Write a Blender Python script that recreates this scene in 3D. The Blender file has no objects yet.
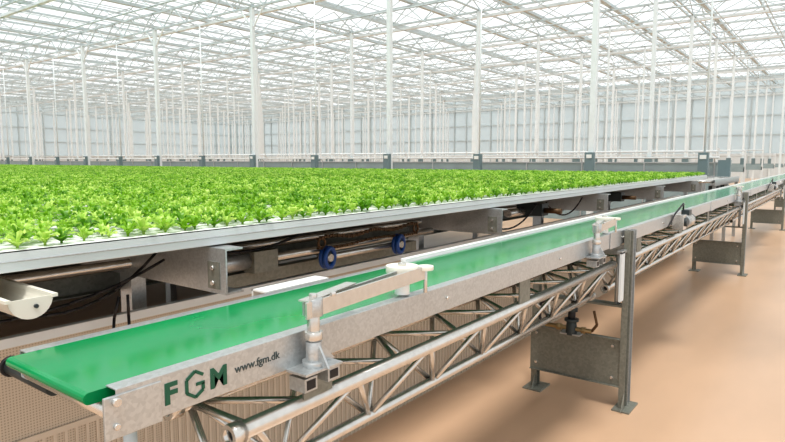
import bpy, math, random
from mathutils import Vector as V
random.seed(7)
S=bpy.context.scene
S.view_settings.view_transform='Standard'
try: S.view_settings.look='Medium High Contrast'
except Exception as e: print('look',e)

# ---------------------------------------------------------------- materials
def mat(name,col,rough=.5,metal=0.,var=.0,scale=8.,bump=0.,stretch=(1,1,1),spangle=False,coat=0,spec=.5):
    m=bpy.data.materials.new(name); m.use_nodes=True
    nt=m.node_tree; N=nt.nodes; L=nt.links
    b=N['Principled BSDF']; b.inputs['Roughness'].default_value=rough
    b.inputs['Metallic'].default_value=metal
    b.inputs['Specular IOR Level'].default_value=spec
    b.inputs['Base Color'].default_value=(*col,1)
    if coat: b.inputs['Coat Weight'].default_value=coat
    if var or bump:
        tc=N.new('ShaderNodeTexCoord'); mp=N.new('ShaderNodeMapping'); mp.inputs['Scale'].default_value=stretch
        L.new(tc.outputs['Object'],mp.inputs['Vector'])
        if spangle:
            t=N.new('ShaderNodeTexVoronoi'); t.inputs['Scale'].default_value=scale; out=t.outputs['Color']
            bw=N.new('ShaderNodeRGBToBW'); L.new(out,bw.inputs[0]); out=bw.outputs[0]
        else:
            t=N.new('ShaderNodeTexNoise'); t.inputs['Scale'].default_value=scale; t.inputs['Detail'].default_value=6; out=t.outputs['Fac']
        L.new(mp.outputs[0],t.inputs['Vector'])
        r=N.new('ShaderNodeValToRGB')
        r.color_ramp.elements[0].position=.25; r.color_ramp.elements[1].position=.75
        r.color_ramp.elements[0].color=(*[max(0,c*(1-var)) for c in col],1)
        r.color_ramp.elements[1].color=(*[min(1,c*(1+var)) for c in col],1)
        L.new(out,r.inputs[0]); L.new(r.outputs[0],b.inputs['Base Color'])
        if bump:
            bp=N.new('ShaderNodeBump'); bp.inputs['Strength'].default_value=bump; bp.inputs['Distance'].default_value=.01
            L.new(out,bp.inputs['Height']); L.new(bp.outputs[0],b.inputs['Normal'])
    return m
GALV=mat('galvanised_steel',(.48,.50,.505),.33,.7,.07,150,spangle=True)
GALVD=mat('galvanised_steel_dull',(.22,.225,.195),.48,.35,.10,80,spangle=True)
ALU=mat('brushed_aluminium',(.62,.61,.58),.26,.8,.08,40)
WHITE=mat('white_coated_steel',(.66,.70,.71),.45,0,.04,5)
COLW=mat('white_column_paint',(.72,.77,.78),.45,0,.04,3)
ROOFW=mat('white_roof_steel',(.48,.54,.55),.5,0,.06,2)
PLAST=mat('white_plastic',(.76,.78,.76),.4,0,.05,9)
EDGE=mat('white_table_edge',(.62,.65,.66),.35,.25,.06,9,stretch=(1,.3,1))
BELT=mat('green_belt_pvc',(.003,.235,.078),.12,0,.16,3,stretch=(2,.6,1),spec=.38)
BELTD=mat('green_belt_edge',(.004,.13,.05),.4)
BLACK=mat('black_rubber_and_hollow_shade',(.012,.012,.014),.5)  # rubber parts, and also the painted shade inside hollow tubes and holes
DARK=mat('dark_machine_paint',(.03,.042,.045),.45)
BLUE=mat('blue_plastic',(.008,.06,.24),.3)
RUST=mat('oily_chain_steel',(.12,.07,.035),.5,.6,.3,60)
BRASS=mat('brass_fitting',(.34,.25,.13),.35,.7)
CREAM=mat('cream_plastic',(.70,.68,.60),.4)
RIB=mat('panel_rib',(.58,.50,.41),.55,0,.06,9)
INK=mat('dark_green_print',(.008,.09,.05),.5)
INK2=mat('dark_grey_print',(.05,.07,.07),.5)
LOWW=mat('grey_blue_panel',(.27,.345,.36),.6,0,.08,3)
PBOX=mat('teal_grey_cabinet',(.15,.215,.23),.5)
FLOOR=mat('tan_epoxy_floor',(.56,.375,.25),.30,0,.10,1.6,bump=.05,stretch=(1.6,.5,1))

def panelmat():
    m=bpy.data.materials.new('perforated_beige_panel'); m.use_nodes=True
    nt=m.node_tree;N=nt.nodes;L=nt.links;b=N['Principled BSDF'];b.inputs['Roughness'].default_value=.6
    tc=N.new('ShaderNodeTexCoord'); mp=N.new('ShaderNodeMapping'); mp.inputs['Scale'].default_value=(0,110,110)
    L.new(tc.outputs['Object'],mp.inputs[0])
    v=N.new('ShaderNodeTexVoronoi'); v.inputs['Scale'].default_value=1; v.inputs['Randomness'].default_value=0
    L.new(mp.outputs[0],v.inputs['Vector'])
    r=N.new('ShaderNodeValToRGB'); r.color_ramp.elements[0].position=.18; r.color_ramp.elements[1].position=.34
    r.color_ramp.elements[0].color=(.33,.28,.22,1); r.color_ramp.elements[1].color=(.54,.465,.375,1)
    L.new(v.outputs['Distance'],r.inputs[0]); L.new(r.outputs[0],b.inputs['Base Color'])
    return m
PANEL=panelmat()
def leafmat(name,cols):
    m=bpy.data.materials.new(name); m.use_nodes=True
    nt=m.node_tree;N=nt.nodes;L=nt.links;b=N['Principled BSDF'];b.inputs['Roughness'].default_value=.35
    oi=N.new('ShaderNodeObjectInfo'); r=N.new('ShaderNodeValToRGB')
    tc=N.new('ShaderNodeTexCoord'); no=N.new('ShaderNodeTexNoise'); no.inputs['Scale'].default_value=45; L.new(tc.outputs['Object'],no.inputs['Vector'])
    ad=N.new('ShaderNodeMath'); ad.operation='MULTIPLY_ADD'; ad.inputs[1].default_value=.9
    L.new(no.outputs['Fac'],ad.inputs[0]); 
    s2=N.new('ShaderNodeMath'); s2.operation='MULTIPLY_ADD'; s2.inputs[1].default_value=.9; s2.inputs[2].default_value=-.42
    L.new(oi.outputs['Random'],s2.inputs[0]); L.new(s2.outputs[0],ad.inputs[2])
    cr=r.color_ramp; cr.elements[0].color=(*cols[0],1); cr.elements[1].color=(*cols[-1],1)
    e=cr.elements.new(.5); e.color=(*cols[1],1)
    L.new(ad.outputs[0],r.inputs[0]); L.new(r.outputs[0],b.inputs['Base Color'])
    t=N.new('ShaderNodeBsdfTranslucent'); L.new(r.outputs[0],t.inputs['Color'])
    mx=N.new('ShaderNodeMixShader'); mx.inputs[0].default_value=.35
    L.new(b.outputs[0],mx.inputs[1]); L.new(t.outputs[0],mx.inputs[2]); L.new(mx.outputs[0],N['Material Output'].inputs[0])
    return m
LEAF=leafmat('lettuce_leaf',[(.10,.28,.012),(.26,.50,.03),(.58,.76,.20)])
def glass(name,tr,col):
    m=bpy.data.materials.new(name); m.use_nodes=True
    nt=m.node_tree;N=nt.nodes;L=nt.links;N.remove(N['Principled BSDF'])
    a=N.new('ShaderNodeBsdfTransparent'); d=N.new('ShaderNodeBsdfTranslucent'); d.inputs[0].default_value=(*col,1)
    e=N.new('ShaderNodeBsdfDiffuse'); e.inputs[0].default_value=(*col,1)
    m1=N.new('ShaderNodeMixShader'); m1.inputs[0].default_value=.4
    L.new(d.outputs[0],m1.inputs[1]);L.new(e.outputs[0],m1.inputs[2])
    m2=N.new('ShaderNodeMixShader'); m2.inputs[0].default_value=1-tr
    L.new(a.outputs[0],m2.inputs[1]);L.new(m1.outputs[0],m2.inputs[2]); L.new(m2.outputs[0],N['Material Output'].inputs[0])
    return m
RGLASS=glass('roof_glass_diffuse',.93,(.8,.9,.9))
WGLASS=glass('wall_glass_diffuse',.35,(.62,.68,.68))

# ---------------------------------------------------------------- mesh builder
class MB:
    def __init__(s): s.v=[];s.f=[];s.m=[];s.s=[];s.mats=[]
    def mi(s,m):
        if m not in s.mats: s.mats.append(m)
        return s.mats.index(m)
    def add(s,vs,fs,m,sm=False):
        o=len(s.v); s.v+= [tuple(x) for x in vs]; k=s.mi(m)
        for i,f in enumerate(fs):
            s.f.append([o+j for j in f]); s.m.append(k); s.s.append(sm[i] if isinstance(sm,list) else sm)
    def box(s,c,d,m):
        x,y,z=c;a,b,e=d[0]/2,d[1]/2,d[2]/2
        vs=[(x+i*a,y+j*b,z+k*e) for i in(-1,1) for j in(-1,1) for k in(-1,1)]
        s.add(vs,[(0,1,3,2),(4,6,7,5),(0,4,5,1),(2,3,7,6),(0,2,6,4),(1,5,7,3)],m)
    def bx(s,x0,x1,y0,y1,z0,z1,m): s.box(((x0+x1)/2,(y0+y1)/2,(z0+z1)/2),(abs(x1-x0),abs(y1-y0),abs(z1-z0)),m)
    def beam(s,p0,p1,w,h,m):
        p0=V(p0);p1=V(p1);d=(p1-p0).normalized()
        sd=d.cross(V((0,0,1)))
        if sd.length<1e-3: sd=V((1,0,0))
        sd.normalize(); up=sd.cross(d)
        vs=[p+sd*i*w/2+up*j*h/2 for p in(p0,p1) for i in(-1,1) for j in(-1,1)]
        s.add(vs,[(0,1,3,2),(4,6,7,5),(0,4,5,1),(2,3,7,6),(0,2,6,4),(1,5,7,3)],m)
    def tube(s,p0,p1,r,m,n=12,r2=None,ri=0):
        p0=V(p0);p1=V(p1);r2=r if r2 is None else r2
        d=(p1-p0).normalized(); a=d.cross(V((0,0,1)))
        if a.length<1e-3:a=V((1,0,0))
        a.normalize(); b=d.cross(a)
        ring=lambda p,q:[p+(a*math.cos(t*2*math.pi/n)+b*math.sin(t*2*math.pi/n))*q for t in range(n)]
        if ri:
            vs=ring(p0,r)+ring(p1,r2)+ring(p0,ri)+ring(p1,ri); fs=[];sm=[]
            for i in range(n):
                j=(i+1)%n
                fs+=[(i,j,n+j,n+i),(2*n+i,3*n+i,3*n+j,2*n+j),(i,2*n+i,2*n+j,j),(n+i,n+j,3*n+j,3*n+i)];sm+=[True,True,False,False]
            s.add(vs,fs,m,sm)
        else:
            vs=ring(p0,r)+ring(p1,r2)
            fs=[(i,(i+1)%n,n+(i+1)%n,n+i) for i in range(n)]+[tuple(range(n))[::-1],tuple(range(n,2*n))]
            s.add(vs,fs,m,[True]*n+[False,False])
    def ext(s,prof,o,A,B,W,m):
        o=V(o);A=V(A);B=V(B);W=V(W);n=len(prof)
        q=[o+A*a+B*b for a,b in prof]; vs=q+[p+W for p in q]
        fs=[(i,(i+1)%n,n+(i+1)%n,n+i) for i in range(n)]+[tuple(range(n))[::-1],tuple(range(n,2*n))]
        s.add(vs,fs,m)
    def torus(s,c,ax,R,r,m,n=24,k=8):
        c=V(c);ax=V(ax).normalized();a=ax.cross(V((0,0,1)))
        if a.length<1e-3:a=V((1,0,0))
        a.normalize();b=ax.cross(a);vs=[];fs=[]
        for i in range(n):
            t=i*2*math.pi/n;e=a*math.cos(t)+b*math.sin(t)
            for j in range(k):
                u=j*2*math.pi/k; vs.append(c+e*(R+r*math.cos(u))+ax*r*math.sin(u))
        for i in range(n):
            for j in range(k): fs.append((i*k+j,((i+1)%n)*k+j,((i+1)%n)*k+(j+1)%k,i*k+(j+1)%k))
        s.add(vs,fs,m,True)
    def path(s,pts,r,m,n=8):
        for a,b in zip(pts[:-1],pts[1:]): s.tube(a,b,r,m,n)
    def cable(s,p0,p1,sag,r,m,n=12):
        p0=V(p0);p1=V(p1)
        s.path([p0.lerp(p1,t/n)-V((0,0,sag*4*(t/n)*(1-t/n))) for t in range(n+1)],r,m,7)
    def obj(s,name,parent=None,bevel=0):
        me=bpy.data.meshes.new(name); me.from_pydata(s.v,[],s.f)
        for m in s.mats: me.materials.append(m)
        me.polygons.foreach_set('material_index',s.m); me.polygons.foreach_set('use_smooth',s.s); me.update()
        o=bpy.data.objects.new(name,me); S.collection.objects.link(o)
        if parent: o.parent=parent
        if bevel:
            bm=o.modifiers.new('bevel','BEVEL'); bm.width=bevel; bm.segments=2; bm.limit_method='ANGLE'; bm.angle_limit=math.radians(50)
        return o
def empty(name):
    o=bpy.data.objects.new(name,None); S.collection.objects.link(o); return o
def cprof(w,h,t): return [(0,0),(w,0),(w,t),(t,t),(t,h-t),(w,h-t),(w,h),(0,h)]

# ---------------------------------------------------------------- shell
XL,XR,YB,YF=-70.,6.,-4.,55.
b=MB(); b.bx(XL,XR,YB,YF,-.1,0,FLOOR); b.obj('floor')

GX=[1.13-5.68*n for n in range(13)]
GY=[3.5+5*k for k in range(11)]
ZB,ZT,ZG,ZR=6.45,7.05,7.2,7.85
b=MB()
for y in GY:
    b.beam((XL,y,ZB),(XR,y,ZB),.06,.06,ROOFW); b.beam((XL,y,ZT),(XR,y,ZT),.07,.07,ROOFW)
    x=XL;k=0
    while x<XR:
        b.beam((x,y,ZB if k%2 else ZT),(x+.71,y,ZT if k%2 else ZB),.03,.03,ROOFW); x+=.71;k+=1
for x in GX:
    b.beam((x,0,ZB+.05),(x,YF,ZB+.05),.05,.05,ROOFW)
    y=0;k=0
    while y<YF:
        b.beam((x,y,ZB if k%2 else ZT),(x,y+1.25,ZT if k%2 else ZB),.025,.025,ROOFW); y+=1.25;k+=1
b.obj('roof_lattice_girders')
b=MB()
nx=int((XR-XL)/2.84)
for i in range(-1,nx+1):
    gx=1.13-2.84*i+2.84
    if gx<XL or gx-2.84<XL: continue
    b.beam((gx,0,ZG),(gx,YF,ZG),.17,.11,ROOFW)
    rx=gx-1.42
    b.beam((rx,0,ZR),(rx,YF,ZR),.06,.08,ROOFW)
    y=0
    while y<YF:
        b.beam((gx,y,ZG),(rx,y,ZR),.022,.03,ROOFW); b.beam((gx-2.84,y,ZG),(rx,y,ZR),.022,.03,ROOFW); y+=1.25
    y=2.0+(i%2)*2.5
    while y<YF-3:
        b.beam((rx,y,ZR+.03),(rx+.9,y,ZR-.02),.03,.03,ROOFW); b.beam((rx,y+2.4,ZR+.03),(rx+.9,y+2.4,ZR-.02),.03,.03,ROOFW)
        b.beam((rx+.9,y,ZR-.02),(rx+.9,y+2.4,ZR-.02),.04,.03,ROOFW); y+=5
b.obj('roof_glazing_frame')
b=MB()
x=XL+1
while x<XR:
    b.tube((x,0,6.32),(x,YF,6.32),.014,ROOFW,5); x+=1.42
for y in GY:
    b.beam((XL,y+.45,6.38),(XR,y+.45,6.38),.13,.09,WHITE)
    b.tube((XL,y+2.5,6.25),(XR,y+2.5,6.25),.025,ROOFW,6)
b.obj('shade_screen_rails')
b=MB(); b.bx(XL,XR,0,YF,8.0,8.01,RGLASS); b.obj('ceiling')

b=MB()
b.bx(XL,XR,YF,YF+.1,0,1.9,WHITE); b.bx(XL,XR,YF+.03,YF+.06,1.9,8,WGLASS)
x=XL
while x<=XR: b.bx(x-.05,x+.05,YF-.08,YF+.1,0,8,ROOFW); x+=1.42
for z in (1.9,3.4,4.9,6.4,8): b.bx(XL,XR,YF-.05,YF+.1,z-.05,z+.05,ROOFW)
b.obj('wall_far')
b=MB()
b.bx(XL-.1,XL,0,YF,0,1.9,WHITE); b.bx(XL-.06,XL-.03,0,YF,1.9,8,WGLASS)
y=0
while y<=YF: b.bx(XL-.1,XL+.08,y-.05,y+.05,0,8,ROOFW); y+=2.5
for z in (1.9,3.4,4.9,6.4,8): b.bx(XL-.1,XL+.05,0,YF,z-.05,z+.05,ROOFW)
b.obj('wall_left')

def column(x,y,r):
    b=MB(); b.bx(x-r,x+r,y-r,y+r,.02,ZB,COLW); b.bx(x-.16,x+.16,y-.16,y+.16,0,.02,GALV)
    b.beam((x-.6,y,ZB),(x,y,ZB-.7),.045,.045,COLW); b.beam((x+.6,y,ZB),(x,y,ZB-.7),.045,.045,COLW)
    b.bx(x-.10,x+.10,y-.17,y-r,1.15,1.62,PBOX); b.bx(x-.06,x+.06,y-.18,y-.17,1.49,1.57,PLAST)
    b.obj('steel_column',bevel=.004)
for x in GX[1:]: column(x,13.5,.062)
b=MB()
for y in GY[3:]:
    for i,x in enumerate(GX):
        b.bx(x-.05,x+.05,y-.05,y+.05,0,ZB,COLW)
        b.bx(x-.1,x+.1,y-.16,y-.05,1.1,1.55,PBOX)
        if y>19: b.bx(x-2.84-.03,x-2.84+.03,y-.03,y+.03,0,ZB,COLW)
b.obj('distant_steel_columns')
b=MB()
for x in [-2.27]+[g-2.84 for g in GX[1:]]:
    if x<XL: continue
    b.bx(x-.04,x+.04,13.46,13.54,0,1.15,GALV); b.bx(x-.09,x+.09,13.35,13.5,1.15,1.60,PBOX); b.bx(x-.06,x+.06,13.34,13.35,1.47,1.55,PLAST)
    b.tube((x,13.5,1.60),(x,13.5,6.22),.02,COLW,6)
b.obj('climate_control_cabinets')
b=MB(); b.bx(XL+.2,-2.1,14.3,14.42,0,1.38,LOWW); b.bx(XL+.2,-2.1,14.28,14.44,1.38,1.405,GALV)
x=-2.2
while x>XL+1: b.bx(x-.015,x+.015,14.28,14.3,0,1.38,GALV); x-=1.42
b.tube((XL+.2,14.2,1.50),(-2.1,14.2,1.50),.022,WHITE,8)
x=-2.2
while x>XL+1: b.tube((x,14.2,1.5),(x,14.32,1.39),.012,GALV,6); x-=2.84
b.obj('divider_wall_low')
b=MB()
for k in range(6):
    y=20+k*6
    b.bx(XL+2,-3,y,y+.05,1.0,1.15+0.05*(k%2),LOWW)
    b.tube((XL+2,y,1.7+.1*(k%3)),(-3,y,1.7+.1*(k%3)),.025,WHITE,6)
    x=-3
    while x>XL+2: b.bx(x-.03,x+.03,y,y+.06,0,1.8,WHITE); x-=2.84
b.obj('distant_bench_rails')

# ---------------------------------------------------------------- growing table
TX=-1.65; TY0,TY1=-.6,10.1; TXL=-32.
table=empty('growing_table')
b=MB()
b.ext([(0,0),(.03,0),(.03,.008),(.008,.008),(.008,.048),(.03,.048),(.03,.055),(0,.055)],(TX,TY0,1.17),(-1,0,0),(0,0,1),(0,TY1-TY0,0),EDGE)
b.bx(TX-.03,TX,TY0,TY1,1.218,1.2255,PLAST)
b.bx(TX-.002,TX+.004,TY0,TY1,1.195,1.199,GALV)
b.bx(TXL,TX,TY1,TY1+.01,1.17,1.2255,PLAST)
b.obj('edge_profile',table,bevel=.002)
b=MB()
PX=.066
xs=[]; x=TX-.035
while x>TXL:
    xs.append(x)
    b.bx(x-.029,x+.029,TY0,TY1-.01,1.20,1.2235,PLAST); x-=PX
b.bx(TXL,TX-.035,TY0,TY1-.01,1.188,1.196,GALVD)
b.obj('gutters',table)
def xbeam(y,h=.15):
    b=MB(); b.ext(cprof(.07,h,.006),(-1.57,y,1.165-h),(0,1,0),(0,0,1),(-8,0,0),GALV)
    b.bx(-1.66,-1.60,y-.004,y,1.03,1.12,GALVD)
    for z in (1.05,1.10): b.tube((-1.63,y-.012,z),(-1.63,y-.004,z),.008,ALU,8)
    for x in (-2.2,-5,-8): b.bx(x-.04,x+.04,y+.01,y+.07,0,1.165-h,GALV)
    b.obj('support_beam',table)
for y in (-.3,1.2,3.15,5.1,7.05,9.0): xbeam(y)
b=MB()
for x in (-2.35,-2.9,-3.6,-4.6,-6,-8):
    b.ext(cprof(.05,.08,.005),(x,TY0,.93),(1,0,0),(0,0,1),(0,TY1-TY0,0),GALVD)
b.tube((-2.15,TY0,1.06),(-2.15,TY1,1.06),.018,ALU,10)
b.tube((-2.6,TY0,1.10),(-2.6,TY1,1.10),.016,WHITE,10)
b.obj('longitudinal_rails',table)
b=MB(); b.bx(-2.03,-2.01,TY0,TY1,0,.88,PANEL)
y=TY0
while y<TY1: b.bx(-2.01,-2.005,y,y+.010,0,.56,RIB); y+=.035
b.bx(-2.01,-2.003,TY0,TY1,.56,.58,RIB)
b.ext(cprof(.03,.03,.003),(-2.0,TY0,.88),(-1,0,0),(0,0,1),(0,TY1-TY0,0),WHITE)
b.obj('skirt_panel')

# lettuce
def plant(name,seed):
    r=random.Random(seed); b=MB()
    n=8
    for i in range(n):
        inner=i>=5
        t0=i*2.4+r.uniform(-.4,.4); L=r.uniform(.028,.042)*(0.7 if inner else 1); W=r.uniform(.022,.034)*(0.8 if inner else 1)
        H=r.uniform(.028,.040) if inner else r.uniform(.010,.028)
        ca,sa=math.cos(t0),math.sin(t0); vs=[];fs=[]
        NU,NV=5,4
        for u in range(NU):
            t=u/(NU-1); rr=L*t; z=H*math.sin(t*2.0)+.004
            w=W*math.sin(math.pi*min(1,(.12+.78*t)))**.6*.5*(0.5+.75*t)
            for k in range(NV):
                q=(k/(NV-1)-.5)*2
                zz=z+abs(q)**1.5*.006+r.uniform(-.003,.003)
                vs.append((ca*rr-sa*q*w, sa*rr+ca*q*w, zz))
        for u in range(NU-1):
            for k in range(NV-1):
                a=u*NV+k; fs.append((a,a+1,a+NV+1,a+NV))
        b.add(vs,fs,LEAF,True)
    b.tube((0,0,0),(0,0,.012),.004,LEAF,5)
    return b.obj(name)
crop=empty('lettuce_crop')
inst=[([],[]) for _ in range(5)]
for gi,x in enumerate(xs):
    y=-.5+(gi%2)*.03
    ylim=TY1-.05
    while y<ylim:
        if y> -.285*x-1.6 and random.random()>.06:
            vs,fs=inst[random.randrange(5)]
            s=random.uniform(.66,1.12); a=random.uniform(0,6.28); px=x+random.uniform(-.012,.012); py=y+random.uniform(-.012,.012)
            o=len(vs); h=.5*s
            for k in range(4):
                t=a+k*math.pi/2+math.pi/4; vs.append((px+h*1.41421*math.cos(t)*.02,py+h*1.41421*math.sin(t)*.02,1.226))
            fs.append((o,o+1,o+2,o+3))
        y+=.060
for k,(vs,fs) in enumerate(inst):
    me=bpy.data.meshes.new('lettuce_rows'); me.from_pydata(vs,[],fs); me.update()
    o=bpy.data.objects.new('lettuce_rows',me); S.collection.objects.link(o); o.parent=crop
    o.instance_type='FACES'; o.use_instance_faces_scale=True; o.instance_faces_scale=50.0
    o.show_instancer_for_render=False; o.show_instancer_for_viewport=False
    p=plant('lettuce_plant',k+3); p.parent=o

# ---------------------------------------------------------------- conveyor
BX0,BX1=-1.34,-1.02; CY0,CY1=.475,24.; BZ=1.05
conv=empty('belt_conveyor')
b=MB()
r=.011
prof=[(CY0+.011,BZ)]
for k in range(9):
    t=math.pi/2+k*math.pi/8; prof.append((CY0+r+r*math.cos(t),BZ-r+r*math.sin(t)))
prof+=[(CY1,BZ-2*r),(CY1,BZ)]
b.ext(prof[1:],(BX0,0,0),(0,1,0),(0,0,1),(BX1-BX0,0,0),BELT)
b.obj('belt',conv)
b=MB(); b.tube((BX0-.01,CY0+.055,BZ-.045),(BX1+.01,CY0+.055,BZ-.045),.02,ALU,16)
b.bx(BX0+.02,BX1-.02,CY0+.02,CY0+.3,BZ-.03,BZ-.023,GALVD)
b.tube((BX0-.16,CY0+.07,BZ-.072),(BX0+.05,CY0+.07,BZ-.072),.018,DARK,16); b.tube((BX0-.17,CY0+.07,BZ-.072),(BX0-.16,CY0+.07,BZ-.072),.024,BLACK,16)
b.obj('nose_roller',conv)
b=MB()
RF=-.985
b.ext([(0,0),(.035,0),(.035,.003),(.003,.003),(.003,.077),(.035,.077),(.035,.080),(0,.080)],(RF,.515,.975),(-1,0,0),(0,0,1),(0,CY1-.515,0),GALV)
b.ext([(0,0),(.03,0),(.03,.003),(.003,.003),(.003,.057),(.03,.057),(.03,.06),(0,.06)],(-1.375,.515,.99),(1,0,0),(0,0,1),(0,CY1-.515,0),GALV)
b.bx(RF-.004,RF+.003,.492,.60,.968,1.045,GALV)
b.tube((RF,.512,1.035),(RF+.012,.512,1.035),.008,ALU,12)
b.tube((RF,.512,.99),(RF+.008,.512,.99),.006,ALU,12)
for i in range(24):
    y=1.6+i*.95; b.tube((RF,y,1.015),(RF+.006,y,1.015),.006,ALU,8)
for i in range(30):
    y=.7+i*.8; b.bx(BX0-.03,BX1+.03,y,y+.03,.99,1.02,GALVD)
for y in (3.35,6.4,9.4,12.4): b.bx(RF,RF+.004,y-.09,y+.09,.97,1.06,GALV)
b.bx(-1.385,-1.36,1.9,CY1,1.045,1.062,PLAST)
b.obj('side_rails',conv,bevel=.0012)
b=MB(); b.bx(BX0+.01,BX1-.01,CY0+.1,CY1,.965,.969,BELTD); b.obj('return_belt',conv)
def text(body,size,y,z,m,off=0,sx=1):
    c=bpy.data.curves.new('print_text','FONT'); c.body=body; c.size=size; c.extrude=.0006; c.offset=off
    c.materials.append(m); o=bpy.data.objects.new('print_text',c); S.collection.objects.link(o)
    o.location=(RF+.0006,y,z); o.rotation_euler=(math.pi/2,0,math.pi/2); o.scale=(sx,1,1); o.parent=conv; return o
text('F',.056,.605,.996,INK,.0020,1.1); text('M',.056,.706,.996,INK,.0020)
text('www.fgm.dk',.0245,.768,1.010,INK2,.0002)
b=MB(); cy,cz=.673,1.016
hexp=[(RF+.001,cy+.022*math.cos(math.radians(a)),cz+.026*math.sin(math.radians(a))) for a in (35,90,150,210,270,325)]
for p,q in zip(hexp[:-1],hexp[1:]): b.beam(p,q,.0015,.0065,INK)
b.beam(hexp[-1],(RF+.001,cy+.0175,cz-.001),.0015,.0065,INK)
b.beam((RF+.001,cy+.002,cz-.001),(RF+.001,cy+.021,cz-.001),.0015,.006,INK)
b.obj('print_hexagon',conv)

def guide(y0,y1):
    b=MB(); X=-.955
    b.ext([(-.02,-.016),(.02,-.016),(.02,.016),(-.02,.016)],(X-.03,y0-.03,.945),(0,1,0),(0,0,1),(.05,0,0),GALV)
    b.bx(X+.0201,X+.021,y0-.044,y0-.016,.934,.956,BLACK)  # black plate paints the shade inside the hollow tube end
    b.ext([(-.02,-.016),(.02,-.016),(.02,.016),(-.02,.016)],(X-.03,y0+.035,.955),(0,1,0),(0,0,1),(.06,0,0),GALV)
    b.bx(X+.0301,X+.031,y0+.021,y0+.049,.945,.965,BLACK)  # second tube: dark opening painted as a black plate
    b.bx(X-.03,X+.035,y0-.06,y0+.06,.972,.978,GALV)
    b.tube((X,y0,.978),(X,y0,1.035),.019,GALV,20); b.tube((X,y0,.978),(X,y0,.99),.028,GALV,20)
    b.tube((X,y0,1.035),(X,y0,1.105),.015,ALU,20); b.tube((X,y0,1.04),(X,y0,1.058),.021,ALU,20)
    b.tube((X,y0,1.095),(X,y0,1.135),.022,GALV,20)
    b.tube((X,y0,1.135),(X,y0,1.146),.010,ALU,6); b.tube((X+.02,y0+.045,1.135),(X+.02,y0+.045,1.145),.008,ALU,6)
    b.ext([(0,0),(.05,0),(0,.05)],(X+.003,y0+.018,.978),(0,1,0),(0,0,1),(-.006,0,0),GALV)
    b.ext([(0,0),(.03,0),(0,.05)],(X+.018,y0+.003,.978),(1,0,0),(0,0,1),(0,-.006,0),GALV)
    x1=X-.05
    b.beam((X+.012,y0-.035,1.113),(x1+.035,y1+.05,1.120),.006,.038,ALU)
    b.beam((X-.012,y0-.02,1.113),(x1,y1-.02,1.120),.006,.032,GALV)
    b.beam((X,y0-.03,1.1335),(x1+.01,y0+.18,1.136),.03,.004,ALU)
    b.tube((x1-.01,y1,1.06),(x1-.01,y1,1.10),.022,PLAST,28); b.tube((x1-.01,y1,1.124),(x1-.01,y1,1.144),.048,CREAM,32)
    b.tube((x1-.01,y1,1.144),(x1-.01,y1,1.152),.012,ALU,8); b.tube((x1-.01,y1,1.055),(x1-.01,y1,1.148),.008,ALU,10)
    b.tube((x1+.035,y1+.055,1.128),(x1+.035,y1+.055,1.140),.024,CREAM,24); b.tube((x1+.035,y1+.055,1.06),(x1+.035,y1+.055,1.13),.006,ALU,8)
    b.obj('belt_guide_arm',bevel=.001)
guide(.97,1.40); guide(2.95,3.25); guide(7.9,8.2)

def truss(y0,y1):
    b=MB(); A=(-1.25,.86);B=(-1.02,.86);C=(-1.13,.665)
    for (x,z),r in ((A,.019),(B,.021),(C,.017)):
        b.tube((x,y0,z),(x,y1,z),r,ALU,18,ri=r*.82); b.tube((x,y0+.02,z),(x,y1-.02,z),r*.8,BLACK,10)  # black core inside each chord is painted shade for the hollow pipe
    n=max(2,round((y1-y0)/.19)); d=(y1-y0-.12)/n
    for i in range(n):
        ya=y0+.06+i*d;yb=ya+d
        for P,Q in ((A,C),(B,C),(A,B)):
            if i%2: P,Q=Q,P
            b.tube((P[0],ya,P[1]),(Q[0],yb,Q[1]),.0095,ALU,8)
    for ye in (y0+.05,y1-.05):
        for P,Q in ((A,C),(B,C),(A,B)): b.tube((P[0],ye,P[1]),(Q[0],ye,Q[1]),.010,ALU,8)
    for ye in (y0,y1):
        for x,z in(A,B,C): b.tube((x,ye-.012,z),(x,ye+.022,z),.026,ALU,16,ri=.016)
    y=y0+.25
    while y<y1:
        b.bx(-1.01,-1.005,y-.05,y+.05,.86,.975,GALVD); b.bx(-1.30,-1.295,y-.04,y+.04,.86,.99,GALVD); y+=1.2
    b.obj('space_frame_truss')
truss(.785,3.42); truss(3.68,8.5); truss(8.8,14.6); truss(14.9,20)

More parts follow.
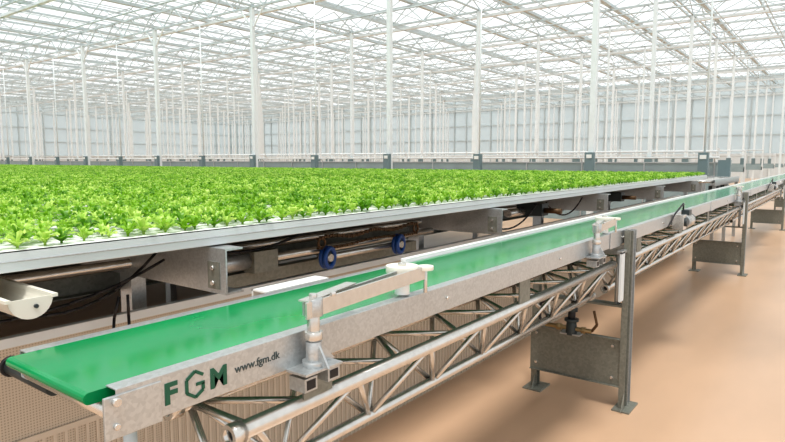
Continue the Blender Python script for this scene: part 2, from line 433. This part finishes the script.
def stand(y,pump=False):
    b=MB(); H=1.04
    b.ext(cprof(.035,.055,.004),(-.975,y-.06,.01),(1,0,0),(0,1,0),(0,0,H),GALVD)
    b.ext(cprof(.035,.055,.004),(-.975,y+.065,.01),(1,0,0),(0,-1,0),(0,0,H),GALV)
    for k in range(18):
        z=.12+k*.05; b.tube((-.979,y-.035,z),(-.9705,y-.035,z),.006,BLACK,6)  # black discs paint the shade of punched holes in the upright
        b.tube((-.979,y+.037,z),(-.9705,y+.037,z),.006,BLACK,6)  # same painted hole shade on the other upright
    b.ext(cprof(.04,.05,.004),(-1.53,y-.03,.01),(1,0,0),(0,1,0),(0,0,.95),GALVD)
    b.bx(-1.0,-.90,y-.10,y+.09,0,.010,GALVD); b.bx(-1.56,-1.44,y-.09,y+.07,0,.010,GALVD)
    b.ext([(0,0),(.06,0),(0,.09)],(-.94,y-.06,.01),(0,-1,0),(0,0,1),(-.005,0,0),GALVD)
    b.ext([(0,0),(.05,0),(0,.08)],(-1.50,y-.03,.01),(0,-1,0),(0,0,1),(-.005,0,0),GALVD)
    b.bx(-1.53,-.975,y-.045,y-.039,.13,.42,GALVD); b.bx(-1.53,-.975,y-.075,y-.039,.415,.42,GALVD)
    b.bx(-1.53,-.975,y-.06,y-.039,.13,.135,GALVD)
    for x in (-1.49,-1.02):
        for z in (.18,.37): b.tube((x,y-.055,z),(x,y-.044,z),.010,ALU,6)
    b.bx(-1.53,-.975,y-.01,y-.004,.90,.965,GALV)
    b.bx(-1.40,-.975,y-.04,y+.04,.60,.612,GALVD); b.tube((-1.02,y,.60),(-1.02,y,.9),.014,GALV,10); b.tube((-1.25,y,.60),(-1.25,y,.9),.014,GALV,10)
    b.bx(-.968,-.955,y-.16,y-.10,.66,.94,WHITE)
    b.bx(-.985,-.955,y-.16,y+.03,.93,.945,GALV)
    b.obj('conveyor_stand',bevel=.001)
    if pump:
        b=MB(); x=-1.24; yy=y-.125
        b.tube((x,yy,.42),(x,yy,.50),.035,DARK,20,.028); b.tube((x,yy,.50),(x,yy,.515),.042,DARK,20)
        b.tube((x,yy,.515),(x,yy,.56),.022,BLACK,16); b.tube((x,yy,.56),(x,yy,.58),.034,DARK,16)
        b.tube((x,yy,.58),(x,yy,.72),.008,BLACK,8)
        b.tube((x-.16,yy,.455),(x+.12,yy,.455),.014,BRASS,12); b.tube((x-.09,yy,.455),(x-.06,yy,.455),.022,BRASS,6)
        b.tube((x+.06,yy,.455),(x+.085,yy,.455),.021,BRASS,6)
        b.path([(x-.16,yy,.455),(x-.2,yy,.49),(x-.2,yy+.02,.58),(x-.1,yy+.02,.62)],.009,BLACK)
        b.path([(x+.12,yy,.455),(x+.15,yy,.50),(x+.13,yy,.58)],.008,RUST)
        b.bx(x-.05,x-.035,yy-.05,yy+.04,.54,.552,DARK)
        b.bx(x-.06,x+.06,yy-.03,yy+.048,.42,.428,GALV)
        b.obj('water_pump_valve',bevel=.001)
for i,y in enumerate((3.55,8.65,14.75,20.1)): stand(y,i==0)
b=MB(); b.tube((-1.10,.60,0),(-1.10,.60,.965),.013,WHITE,12); b.tube((-1.10,.60,0),(-1.10,.60,.01),.04,GALV,14); b.obj('end_support_leg')

def motor(x,y,z,s=1.):
    b=MB()
    b.bx(x,x+.07*s,y-.045*s,y+.045*s,z-.05*s,z+.05*s,ALU)
    b.tube((x+.05*s,y+.04*s,z),(x+.05*s,y+.20*s,z),.042*s,GALV,20)
    for k in range(7): b.tube((x+.05*s,y+(.06+k*.02)*s,z),(x+.05*s,y+(.066+k*.02)*s,z),.048*s,ALU,20)
    b.tube((x+.05*s,y+.2*s,z),(x+.05*s,y+.22*s,z),.046*s,DARK,20)
    b.bx(x+.03*s,x+.08*s,y+.07*s,y+.15*s,z+.04*s,z+.075*s,DARK)
    b.tube((x+.07*s,y,z),(x+.085*s,y,z),.028*s,DARK,16)
    b.path([(x+.04,y+.1*s,z+.07*s),(x+.05,y+.05*s,z+.12*s),(x+.03,y-.1*s,z+.06*s),(x+.01,y-.2*s,z-.02)],.006,BLACK)
    b.obj('gear_motor',bevel=.002)
motor(-.98,4.75,1.0,1.1); motor(-.98,11.6,1.0,1.2)

# roller conveyor beyond the table end
b=MB()
for xa in (-1.6,-2.05):
    b.ext(cprof(.03,.10,.004),(xa,10.5,1.04),(1 if xa<-2 else -1,0,0),(0,0,1),(0,2.7,0),GALV)
k=10.55
while k<13.15: b.tube((-2.03,k,1.11),(-1.62,k,1.11),.022,ALU,12); k+=.11
for y in (10.6,11.8,13.0):
    for x in (-1.62,-2.03): b.bx(x-.025,x+.025,y-.025,y+.025,0,1.04,GALV)
    b.bx(-2.0,-1.64,y-.02,y+.02,.4,.45,GALVD)
b.bx(-1.75,-1.62,10.9,11.2,.90,1.03,DARK); b.tube((-1.7,12.0,.96),(-1.7,12.4,.96),.06,DARK,16); b.bx(-1.9,-1.7,12.7,12.85,1.14,1.45,PBOX)
b.obj('transfer_roller_conveyor')

# table drive
b=MB()
for y in (2.0,2.55):
    b.torus((-1.86,y,1.005),(1,.25,0),.043,.012,BLUE); b.torus((-1.885,y,1.005),(1,.25,0),.043,.012,BLUE)
    b.tube((-1.91,y,1.005),(-1.85,y,1.005),.018,ALU,14); b.tube((-1.89,y,1.005),(-1.87,y,1.005),.036,DARK,18)
b.tube((-1.90,1.98,1.0),(-1.90,2.6,1.0),.016,ALU,12); b.tube((-1.96,1.7,1.03),(-1.96,3.0,1.03),.018,ALU,12)
b.bx(-2.0,-1.93,1.62,1.75,.98,1.07,GALVD); b.tube((-1.98,1.38,1.03),(-1.98,1.62,1.03),.035,GALV,18)
for k in range(44):
    y=1.95+k*.018; z=1.095+.008*math.sin(k*.35)
    b.box((-1.88,y,z),(.018,.013,.016 if k%2 else .010),RUST)
    b.box((-1.88,y,1.052-.006*math.sin(k*.2)),(.014,.012,.012 if k%2 else .008),RUST)
b.torus((-1.88,1.97,1.075),(1,0,0),.022,.006,RUST,16,6); b.torus((-1.88,2.72,1.075),(1,0,0),.022,.006,RUST,16,6)
b.bx(-2.05,-2.0,1.5,2.9,.92,.975,GALVD)
b.obj('chain_drive_unit')
b=MB()
for y in (4.15,6.1):
    b.bx(-1.95,-1.75,y,y+.12,1.04,1.13,DARK); b.tube((-1.9,y-.25,1.07),(-1.9,y,1.07),.03,ALU,14)
    b.tube((-1.75,y+.05,1.08),(-1.62,y+.05,1.08),.02,RUST,10)
b.obj('table_drive_motors')

b=MB(); c=(-1.52,.60,1.125); R=.05; n=14
pr=[(R*math.cos(math.pi+math.pi*k/n),R*math.sin(math.pi+math.pi*k/n)) for k in range(n+1)]
pri=[(a*.93,q*.93) for a,q in pr[::-1]]
b.ext(pr+pri,(c[0],c[1],c[2]),(0,1,0),(0,0,1),(-.6,0,0),CREAM)
b.ext(pr,(c[0]+.002,c[1],c[2]),(0,1,0),(0,0,1),(-.004,0,0),CREAM)
b.bx(c[0]-.6,c[0]+.01,c[1]-R-.008,c[1]-R+.004,c[2]-.004,c[2]+.004,CREAM); b.bx(c[0]-.6,c[0]+.01,c[1]+R-.004,c[1]+R+.008,c[2]-.004,c[2]+.004,CREAM)
b.tube((c[0]+.002,c[1]+.01,c[2]-.02),(c[0]+.008,c[1]+.01,c[2]-.02),.005,DARK,10)
b.obj('drain_gutter')
b=MB()
b.path([(-1.9,1.02,1.0),(-1.9,1.0,.93),(-1.88,.98,.84),(-1.9,.96,.74)],.005,BLACK)
b.path([(-1.9,1.05,1.0),(-1.9,1.05,.93),(-1.88,1.04,.84),(-1.9,1.05,.74)],.005,BLACK)
b.cable((-1.9,.2,1.08),(-1.9,1.19,1.10),.10,.005,BLACK)
b.cable((-1.85,.5,1.12),(-1.95,1.19,1.12),.14,.005,BLACK)
b.cable((-1.95,1.28,1.12),(-1.95,1.95,1.13),.05,.006,BLACK)
b.cable((-1.78,3.23,1.13),(-1.78,4.12,1.13),.14,.006,BLACK)
b.cable((-1.78,4.3,1.13),(-1.78,5.08,1.13),.12,.006,BLACK)
b.obj('hoses',table)
b=MB(); b.bx(-1.47,-1.40,1.22,1.50,1.04,1.046,PLAST); b.bx(-1.47,-1.465,1.22,1.50,1.0,1.046,PLAST); b.bx(-1.44,-1.40,1.3,1.34,1.0,1.04,GALV); b.obj('transfer_strip')
b=MB(); x,y=-1.72,.50
b.tube((x,y,1.232),(x,y,1.30),.010,BLACK,10); b.tube((x,y-.06,1.285),(x,y+.06,1.285),.012,BLACK,10); b.tube((x,y,1.25),(x,y+.03,1.25),.016,BLACK,10)
b.tube((x,y,1.3),(x,y,1.33),.016,DARK,10); b.bx(x-.03,x+.03,y-.03,y+.04,1.227,1.24,BLACK)
b.obj('irrigation_valve')

# ---------------------------------------------------------------- light / camera
w=bpy.data.worlds.new('World'); S.world=w; w.use_nodes=True
w.node_tree.nodes['Background'].inputs[0].default_value=(.965,.985,1,1); w.node_tree.nodes['Background'].inputs[1].default_value=1.05
l=bpy.data.lights.new('sun','SUN'); l.energy=3.0; l.angle=math.radians(14); l.color=(1,.97,.92)
o=bpy.data.objects.new('sun',l); S.collection.objects.link(o); o.rotation_euler=(math.radians(16),math.radians(8),0)
c=bpy.data.cameras.new('camera'); c.sensor_width=36; c.lens=600/785*36; c.clip_end=300
o=bpy.data.objects.new('camera',c); S.collection.objects.link(o)
o.location=(0,0,1.45); o.rotation_euler=(math.radians(90-5.806),0,math.radians(36.88)); S.camera=o
